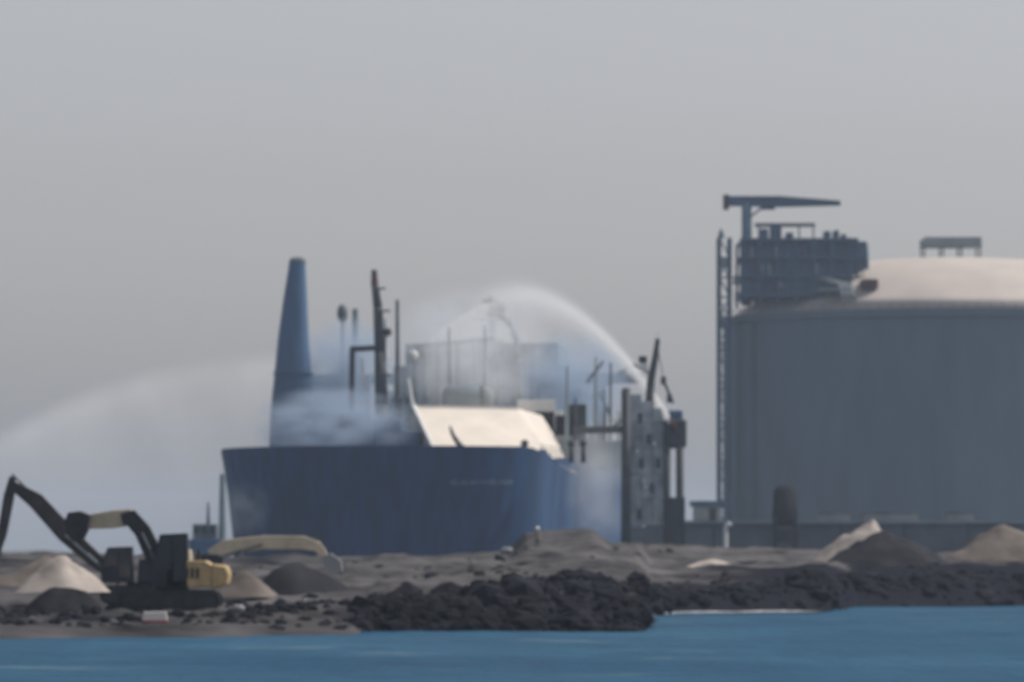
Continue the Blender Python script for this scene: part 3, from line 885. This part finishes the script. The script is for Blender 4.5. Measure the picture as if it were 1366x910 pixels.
# ------------------------------------------------------------------ excavators
def offset_poly(pts, ws):
    """closed side outline around a centre line with half widths"""
    L_, R_ = [], []
    for i, p in enumerate(pts):
        a = pts[max(i - 1, 0)]; b = pts[min(i + 1, len(pts) - 1)]
        t = (Vector(b) - Vector(a)).normalized(); n = Vector((-t.y, t.x))
        L_.append(Vector(p) + n * ws[i]); R_.append(Vector(p) - n * ws[i])
    return [(v.x, v.y) for v in L_ + R_[::-1]]
def excavator(label, px, d, base_y, face, boom, stick, bucket, mats, cab_px=None, cab_h=1.9, group='excavators on the spit', yaw_bucket=None, tracks=4.3):
    """boom, stick, bucket: side outlines given in photo pixels at distance d; face -1 = arm to the left"""
    k = F / d
    base = P(px, base_y, d)
    t = thing('excavator', label, 'excavator', base, group)
    g0 = base.z; x0 = base.x; f = face
    def p2(q): v = P(q[0], q[1], d); return (v.x, v.z)
    body_m, arm_m, stick_m, bucket_m, cab_m = mats
    # undercarriage
    for sgn in (-1, 1):
        y = d + sgn * 1.15
        prof = []
        L_, h = tracks / 2, .95
        for a in range(90, 271, 30): prof.append((x0 - L_ + h / 2 + h / 2 * math.cos(R(a)), g0 + h / 2 + h / 2 * math.sin(R(a))))
        for a in range(-90, 91, 30): prof.append((x0 + L_ - h / 2 + h / 2 * math.cos(R(a)), g0 + h / 2 + h / 2 * math.sin(R(a))))
        tr = MB().prism(prof, y - .3, y + .3).build('track', M['track'], t)
        n = 16
        for i in range(n):
            xx = x0 - L_ + .5 + (tracks - 1) * i / (n - 1)
            for zz in (g0 + h + .02, g0):
                MB().box((xx, y, zz), (.12, .66, .08)).build('track_shoe', M['track'], tr)
        for i in range(5):
            xx = x0 - L_ + .55 + (tracks - 1.1) * i / 4
            MB().tube((xx, y - .34, g0 + .45), (xx, y + .34, g0 + .45), .3 if i in (0, 4) else .2, n=12).build('wheel', M['black'], tr)
    MB().box((x0, d, g0 + .75), (2.2, 1.8, .5)).build('undercarriage', M['track'], t)
    MB().tube((x0, d, g0 + .95), (x0, d, g0 + 1.15), .85, n=20).build('turntable', M['black'], t)
    # upper works: counterweight behind, engine house, cab in front on the near side
    ub = g0 + 1.15
    eh = MB().prism([(x0 - f * -0.2, ub), (x0 - f * 2.0, ub), (x0 - f * 2.0, ub + 1.05), (x0 - f * 1.7, ub + 1.25), (x0 - f * -0.1, ub + 1.25)], d - 1.3, d + 1.3).build('engine_house', body_m, t, bevel=.06)
    MB().prism([(x0 - f * 2.0, ub - .1), (x0 - f * 2.75, ub + .1), (x0 - f * 2.85, ub + .6), (x0 - f * 2.7, ub + 1.0), (x0 - f * 2.0, ub + 1.1)], d - 1.32, d + 1.32).build('counterweight', body_m, t, bevel=.1)
    MB().tube((x0 - f * 1.3, d + .5, ub + 1.2), (x0 - f * 1.3, d + .5, ub + 1.75), .09).build('exhaust', M['black'], eh)
    for i in range(4):
        MB().box((x0 - f * (.6 + i * .25), d - 1.32, ub + .65), (.12, .05, .5)).build('grille', M['black'], eh)
    cx0 = x0 + f * 1.2 if cab_px is None else P(cab_px, 0, d).x
    cab = MB().prism([(cx0 + f * .85, ub), (cx0 + f * .95, ub + .8), (cx0 + f * .55, ub + cab_h - .05), (cx0 - f * .75, ub + cab_h), (cx0 - f * .8, ub)], d - 1.3, d - .25).build('cab', cab_m, t, bevel=.05)
    MB().prism([(cx0 + f * .8, ub + .85), (cx0 + f * .48, ub + cab_h - .18), (cx0 - f * .0, ub + cab_h - .16), (cx0 - f * .0, ub + .85)], d - 1.325, d - 1.29).build('window', M['glass'], cab)
    MB().prism([(cx0 - f * .1, ub + .3), (cx0 - f * .1, ub + cab_h - .16), (cx0 - f * .66, ub + cab_h - .14), (cx0 - f * .68, ub + .3)], d - 1.327, d - 1.292).build('door', M['glass'], cab)
    # arm
    bp = [p2(q) for q in boom[0]]
    bo = MB().prism(offset_poly(bp, [w / k for w in boom[1]]), d - .28, d + .28).build('boom', arm_m, t, bevel=.04)
    sp = [p2(q) for q in stick[0]]
    so = MB().prism(offset_poly(sp, [w / k for w in stick[1]]), d - .2, d + .2).build('stick', stick_m, t, bevel=.03)
    if bucket:
        MB().prism([p2(q) for q in bucket], d - .6, d + .6).build('bucket', bucket_m, t, bevel=.03)
        cxb = sum(q[0] for q in bucket) / len(bucket); cyb = max(q[1] for q in bucket)
    # hydraulic rams
    a0 = Vector((bp[0][0], d - .38, bp[0][1] - .25)); a1 = Vector((bp[len(bp) // 2][0], d - .38, bp[len(bp) // 2][1] - .1))
    MB().tube(a0, a0.lerp(a1, .6), .11).tube(a0.lerp(a1, .6), a1, .06).build('ram', M['greysteel'], bo)
    a0 = Vector((bp[len(bp) // 2][0], d, bp[len(bp) // 2][1] + .38)); a1 = Vector((sp[0][0] * .8 + sp[1][0] * .2, d, sp[0][1] * .8 + sp[1][1] * .2 + .35))
    MB().tube(a0, a0.lerp(a1, .6), .11).tube(a0.lerp(a1, .6), a1, .06).build('ram', M['greysteel'], bo)
    return t
excavator('yellow excavator with dark cab in front, its arm bent over to the left', 228, 236, 815, -1,
          ([(222, 772), (206, 742), (190, 708), (174, 690), (163, 693)], [12, 12, 11, 11, 8]),
          ([(176, 690), (150, 693), (112, 697)], [11, 12, 9]),
          [(122, 688), (108, 682), (92, 684), (87, 696), (92, 716), (100, 724), (110, 722), (118, 706)],
          (M['yellow'], M['black'], M['paleyellow'], M['black'], M['blueblack']), tracks=4.9, cab_px=231, cab_h=2.55)
excavator('dark excavator with its arm raised high at the left edge', 190, 262, 806, -1,
          ([(160, 772), (128, 748), (88, 712), (48, 668), (18, 648)], [7, 10, 12, 11, 6]),
          ([(17, 636), (12, 662), (3, 712), (-4, 738)], [4, 7, 6, 4]),
          [(2, 735), (-10, 732), (-24, 742), (-26, 762), (-14, 770), (-2, 756)],
          (M['blueblack'], M['arm'], M['arm'], M['arm'], M['blueblack']))
excavator('dusty yellow excavator behind, boom stretched low towards the ship', 252, 300, 786, 1,
          ([(282, 742), (300, 730), (350, 724), (405, 724), (424, 730)], [9, 10, 9, 9, 6]),
          ([(420, 724), (430, 738), (438, 752)], [6, 6, 4]),
          [(430, 742), (442, 738), (455, 748), (457, 762), (446, 768), (434, 760)],
          (M['paleyellow'], M['paleyellow'], M['paleyellow'], M['palewall'], M['blueblack']), cab_h=1.0)

def surf():
    m = mat('surf foam', (.36, .38, .40), .7, 1.0, .4)
    mb = MB(); rnd = random.Random(4)
    for x0, x1 in ((869, 1000), (955, 1098)):
        n = max(4, int((x1 - x0) / 4)); vs = []
        for k in range(n + 1):
            u = x0 + (x1 - x0) * k / n
            e = math.sin(math.pi * k / n)
            w = (.5 + 3.0 * abs(mnoise.noise((u * .06, x0, 0)))) * e + .02
            s_ = shore(u) - .5
            for dd, zz in ((s_ - w, .06), (s_ - w * .4, .06 + .12 * e), (s_ + .6, .06)):
                vs.append(((u - CX) / F * dd, dd, zz))
        fs = [(k * 3 + j, k * 3 + j + 1, k * 3 + j + 4, k * 3 + j + 3) for k in range(n) for j in range(2)]
        mb.add(vs, fs)
    tag(mb.build('surf_foam', m, smooth=True), 'pale surf foam along the foot of the rocks', 'foam', kind='stuff')
surf()
# ------------------------------------------------------------------ small things on the spit
def barrier():
    d = 221; c = P(207, 0, d); z = ground_z(207, d) - .18
    t = thing('road_barrier', 'small red and white plastic barrier at the water edge', 'barrier', (c.x, d, z))
    z -= .1
    MB().prism([(c.x - .62, z), (c.x + .62, z), (c.x + .55, z + .32), (c.x - .55, z + .32)], d - .25, d + .25).build('base', M['redplastic'], t, bevel=.03)
    MB().prism([(c.x - .55, z + .325), (c.x + .55, z + .325), (c.x + .5, z + .72), (c.x - .5, z + .72)], d - .14, d + .14).build('top', M['white'], t, bevel=.03)
barrier()
def sack(px, y, d, r, label):
    c = P(px, y, d); c.z = ground_z(px, d) + r * .45
    mb = MB()
    rings = []
    for i in range(1, 8):
        a = math.pi * i / 8
        rings.append([c + Vector((r * math.sin(a) ** .7 * math.cos(2 * math.pi * k / 12) * (1 + .12 * mnoise.noise((i, k, px))),
                                  r * .8 * math.sin(a) ** .7 * math.sin(2 * math.pi * k / 12), -r * .62 * math.cos(a))) for k in range(12)])
    mb.loft(rings)
    tag(mb.build('sack', M['palewall'], smooth=True), label, 'sack', 'white sacks on the spit')
sack(676, 738, 372, .5, 'white sack at the left foot of the grey mound')
sack(405, 806, 240, .18, 'tiny white sack on the grey slope below the yellow boom')
sack(318, 838, 226, .3, 'small white sack at the water edge right of the barrier')
sack(152, 768, 243, .3, 'pale sack beside the sand heap')

def person():
    d = 352; px = 717
    c = P(px, 0, d); z = P(0, 737, d).z
    H = 1.78
    bm = bmesh.new()
    J = {'pelvis': (0, 0, .53), 'waist': (0, 0, .61), 'chest': (0, 0, .74), 'neckb': (0, 0, .82), 'neck': (0, -.01, .86), 'head': (0, -.015, .915), 'crown': (0, -.012, .975),
         'sl': (-.105, 0, .80), 'el': (-.135, .01, .63), 'wl': (-.14, -.03, .49), 'hl': (-.14, -.045, .44),
         'sr': (.105, 0, .80), 'er': (.14, .02, .63), 'wr': (.11, -.07, .52), 'hr': (.10, -.09, .48),
         'hpl': (-.05, 0, .50), 'kl': (-.06, -.01, .28), 'al': (-.065, .01, .045), 'tl': (-.07, -.07, .015),
         'hpr': (.05, 0, .50), 'kr': (.065, -.02, .28), 'ar': (.075, .0, .045), 'tr': (.085, -.08, .015)}
    Rr = {'pelvis': .085, 'waist': .075, 'chest': .09, 'neckb': .055, 'neck': .033, 'head': .05, 'crown': .04, 'sl': .045, 'el': .032, 'wl': .02, 'hl': .022,
          'sr': .045, 'er': .032, 'wr': .02, 'hr': .022, 'hpl': .06, 'kl': .042, 'al': .026, 'tl': .022, 'hpr': .06, 'kr': .042, 'ar': .026, 'tr': .022}
    E = [('pelvis', 'waist'), ('waist', 'chest'), ('chest', 'neckb'), ('neckb', 'neck'), ('neck', 'head'), ('head', 'crown'), ('neckb', 'sl'), ('sl', 'el'), ('el', 'wl'), ('wl', 'hl'),
         ('neckb', 'sr'), ('sr', 'er'), ('er', 'wr'), ('wr', 'hr'), ('pelvis', 'hpl'), ('hpl', 'kl'), ('kl', 'al'), ('al', 'tl'), ('pelvis', 'hpr'), ('hpr', 'kr'), ('kr', 'ar'), ('ar', 'tr')]
    names = list(J)
    me = bpy.data.meshes.new('person_body')
    me.from_pydata([tuple(q * H for q in J[n]) for n in names], [(names.index(a), names.index(b)) for a, b in E], [])
    t = thing('person', 'person in tan work clothes and white helmet standing on the grey mound', 'person', (c.x, d, z))
    o = bpy.data.objects.new('body', me); col.objects.link(o); o.parent = t
    sk = o.modifiers.new('skin', 'SKIN')
    for i, n in enumerate(names):
        me.skin_vertices[0].data[i].radius = (Rr[n] * H, Rr[n] * H * .8)
        me.skin_vertices[0].data[i].use_root = n == 'pelvis'
    ss = o.modifiers.new('sub', 'SUBSURF'); ss.levels = 1; ss.render_levels = 2
    # clothes and skin on one body: colour changes at collar and cuffs
    m = bpy.data.materials.new('clothed figure'); m.use_nodes = True
    N, L = m.node_tree.nodes, m.node_tree.links
    X.nt = m.node_tree
    tc = N.new('ShaderNodeTexCoord'); sp = N.new('ShaderNodeSeparateXYZ'); L.new(tc.outputs['Object'], sp.inputs[0])
    head = X(sp.outputs[2]).gt(.85 * H)
    mix = N.new('ShaderNodeMix'); mix.data_type = 'RGBA'; L.new(head.k, mix.inputs[0])
    leg = X(sp.outputs[2]).gt(.53 * H)
    mix2 = N.new('ShaderNodeMix'); mix2.data_type = 'RGBA'; L.new(leg.k, mix2.inputs[0])
    mix2.inputs[6].default_value = (.10, .10, .10, 1); mix2.inputs[7].default_value = (.26, .24, .2, 1)
    L.new(mix2.outputs[2], mix.inputs[6]); mix.inputs[7].default_value = (.30, .18, .12, 1)
    L.new(mix.outputs[2], N['Principled BSDF'].inputs['Base Color']); N['Principled BSDF'].inputs['Roughness'].default_value = .85
    me.materials.append(m)
    hp = Vector((c.x, d - .02, z + .945 * H))
    MB().loft([sup(hp + Vector((0, 0, zz)), r, r * 1.12, 16, 1) for zz, r in ((0, .19), (.02, .15), (.09, .135), (.14, .09), (.16, .03))]).build('helmet', M['white'], t, smooth=True)
    hc = Vector((c.x, d, z + .915 * H))
    MB().ball(hc + Vector((0, -.105, .0)), .018, 6, 5).build('nose', M['skin'], t)
person()

# ------------------------------------------------------------------ water, smoke and air
def volume_mat(name, color, aniso, build):
    m = bpy.data.materials.new(name); m.use_nodes = True
    nt = m.node_tree; nt.nodes.clear()
    out = nt.nodes.new('ShaderNodeOutputMaterial')
    v = nt.nodes.new('ShaderNodeVolumePrincipled')
    v.inputs['Color'].default_value = (*color, 1); v.inputs['Anisotropy'].default_value = aniso
    nt.links.new(v.outputs[0], out.inputs['Volume'])
    X.nt = nt
    if callable(build):
        tc = nt.nodes.new('ShaderNodeTexCoord'); sp = nt.nodes.new('ShaderNodeSeparateXYZ')
        nt.links.new(tc.outputs['Object'], sp.inputs[0])
        dens = build(nt, tc.outputs['Object'], X(sp.outputs[0]), X(sp.outputs[1]), X(sp.outputs[2]))
        nt.links.new(dens.k, v.inputs['Density'])
    else:
        v.inputs['Density'].default_value = build
    return m
def vnoise(nt, vec, scale, detail=3, stretch=(1, 1, 1), off=(0, 0, 0)):
    mp = nt.nodes.new('ShaderNodeMapping'); mp.inputs['Scale'].default_value = stretch; mp.inputs['Location'].default_value = off
    nt.links.new(vec, mp.inputs[0])
    n = nt.nodes.new('ShaderNodeTexNoise'); n.inputs['Scale'].default_value = scale; n.inputs['Detail'].default_value = detail
    nt.links.new(mp.outputs[0], n.inputs['Vector'])
    return X(n.outputs['Fac'])

def smoke(name, label, cat, px, py, d, rx, rz, ry, dens, color, lump=1.0, aniso=.2, seed=0):
    def build(nt, vec, x, y, z):
        r2 = x * x + y * y + z * z
        fall = (1.0 - r2).max(0.0)
        n = vnoise(nt, vec, 1.7 * lump, 4, off=(seed * 3.1, seed * 1.7, 0))
        nn = ((n - 0.36) * 3.2).max(0.0).min(1.6)
        return fall * nn * dens
    m = volume_mat(name + ' volume', color, aniso, build)
    mb = MB().ball((0, 0, 0), 1.04, 20, 14)
    o = mb.build(name, m, smooth=True)
    o.location = P(px, py, d); o.scale = (rx / F * d, ry, rz / F * d)
    m.cycles.volume_step_rate = 1.2
    return tag(o, label, cat, kind='stuff')
BLU = (.52, .62, .74); GRY = (.80, .83, .86); PAL = (.985, .98, .97)
smoke('smoke', 'blue grey smoke rolling over the forecastle of the ship', 'smoke', 444, 566, 611, 116, 54, 9, .36, BLU, 1.4, seed=1)
smoke('smoke', 'thin grey smoke rising between funnel and main mast', 'smoke', 462, 500, 630, 74, 80, 9, .5, BLU, 1.1, seed=2)
smoke('smoke', 'pale grey smoke veiling the deck house of the ship', 'smoke', 625, 470, 652, 120, 95, 17, .14, GRY, 1.3, seed=3)
smoke('smoke', 'blue grey smoke beside the jetty tower', 'smoke', 766, 510, 668, 85, 75, 13, .3, BLU, 1.2, seed=4)
smoke('smoke', 'pale mist hanging over the right flank of the hull', 'mist', 800, 645, 630, 58, 95, 11, .075, GRY, .9, seed=5)
smoke('smoke', 'faint mist around the tugboat and bow', 'mist', 325, 680, 575, 42, 42, 6, .03, GRY, 1.2, seed=6)

def jet_spray():
    u0, L_, z0, rise, y0, dy = P(893, 0, DJ - 4).x, 18.6, P(0, 560, DJ - 4).z, 15.8, DJ - 4.0, 44 / 18.6
    def zc(u): return z0 + rise * (1 - ((L_ - u) / L_) ** 2)
    def build(nt, vec, x, y, z):
        u = u0 - x
        a = (L_ - u) / L_
        cz = z0 + rise * (1.0 - a * a)
        dz = z - cz
        dy_ = y - (y0 + u * dy)
        r = u * .060 + .46
        q = (dz * dz + dy_ * dy_) / (r * r)
        core = (q * -1.0).exp() * (5.0 / (u * .34 + .9)) * ((23.0 - u) / 8.0).max(0.0).min(1.0)
        below = (dz * -1.0).max(0.0)
        h = u * .22 + .15
        veil = (below / h * -1.0).exp() * (dy_ * dy_ / (r * r * 4.0) * -1.0).exp() * dz.op('LESS_THAN', dz, 0.0)
        n = vnoise(nt, vec, .38, 4, stretch=(1, 1, .6))
        veil = veil * ((n - .3) * 2.4).max(0.0) * ((u - 2.0) * .1).max(0.0).min(1.0) * .2
        endf = ((30.0 - u) / 10.0).max(0.0).min(1.0)
        return (core + veil) * endf * (u.gt(0.0))
    m = volume_mat('water jet spray', PAL, 0.0, build)
    m.cycles.volume_step_rate = .08
    rings = []
    for k in range(31):
        u = k
        r = 2.6 * (u * .060 + .46); low = 3 * (u * .22 + .15)
        c = Vector((u0 - u, y0 + u * dy, zc(u)))
        rings.append([c + Vector((0, -r, r)), c + Vector((0, r, r)), c + Vector((0, r * 1.2, -low)), c + Vector((0, -r * 1.2, -low))])
    o = MB().loft(rings).build('water_jet', m)
    tag(o, 'white water jet arcing from the jetty tower over the ship', 'water jet', kind='stuff')
jet_spray()
def left_spray():
    D = 640.0
    v = P(380, 474, D); e = P(0, 578, D)
    A = (v.z - e.z) / (v.x - e.x) ** 2
    def build(nt, vec, x, y, z):
        s = v.x - x
        cz = v.z - s * s * A
        below = cz - z
        top = ((below + 1.0) * .28).max(0.0).min(1.0)
        below = below.max(0.0)
        top = top * top * (3.0 - top * 2.0)
        body = (below / 17.0 * -1.0).exp()
        edge = (below / 5.0 * -1.0).exp() * .5
        n = vnoise(nt, vec, .10, 4, stretch=(1, .6, .55))
        nn = ((n - .25) * 2.0).max(0.0)
        side = (1.0 - ((y - D) / 9.0) * ((y - D) / 9.0)).max(0.0)
        return top * (body + edge) * nn * side * .055
    m = volume_mat('drifting spray', PAL, 0.0, build)
    m.cycles.volume_step_rate = .5
    rings = []
    for k in range(25):
        s = -2 + k * 2.6
        c = v.z - s * s * A
        x = v.x - s
        rings.append([Vector((x, D - 9, c + 1.2)), Vector((x, D + 9, c + 1.2)), Vector((x, D + 9, min(c - 1, 1.5))), Vector((x, D - 9, min(c - 1, 1.5)))])
    o = MB().loft(rings).build('water_spray', m)
    tag(o, 'wide pale sheet of falling water spray left of the ship', 'water spray', kind='stuff')
left_spray()

hm = volume_mat('haze air', (.76, .86, 1.0), .15, 0.00015)
o = MB().box((0, 2350, 35.0), (10900, 6900, 82)).build('haze', hm)
tag(o, 'thin blue sea haze over the whole bay', kind='stuff')
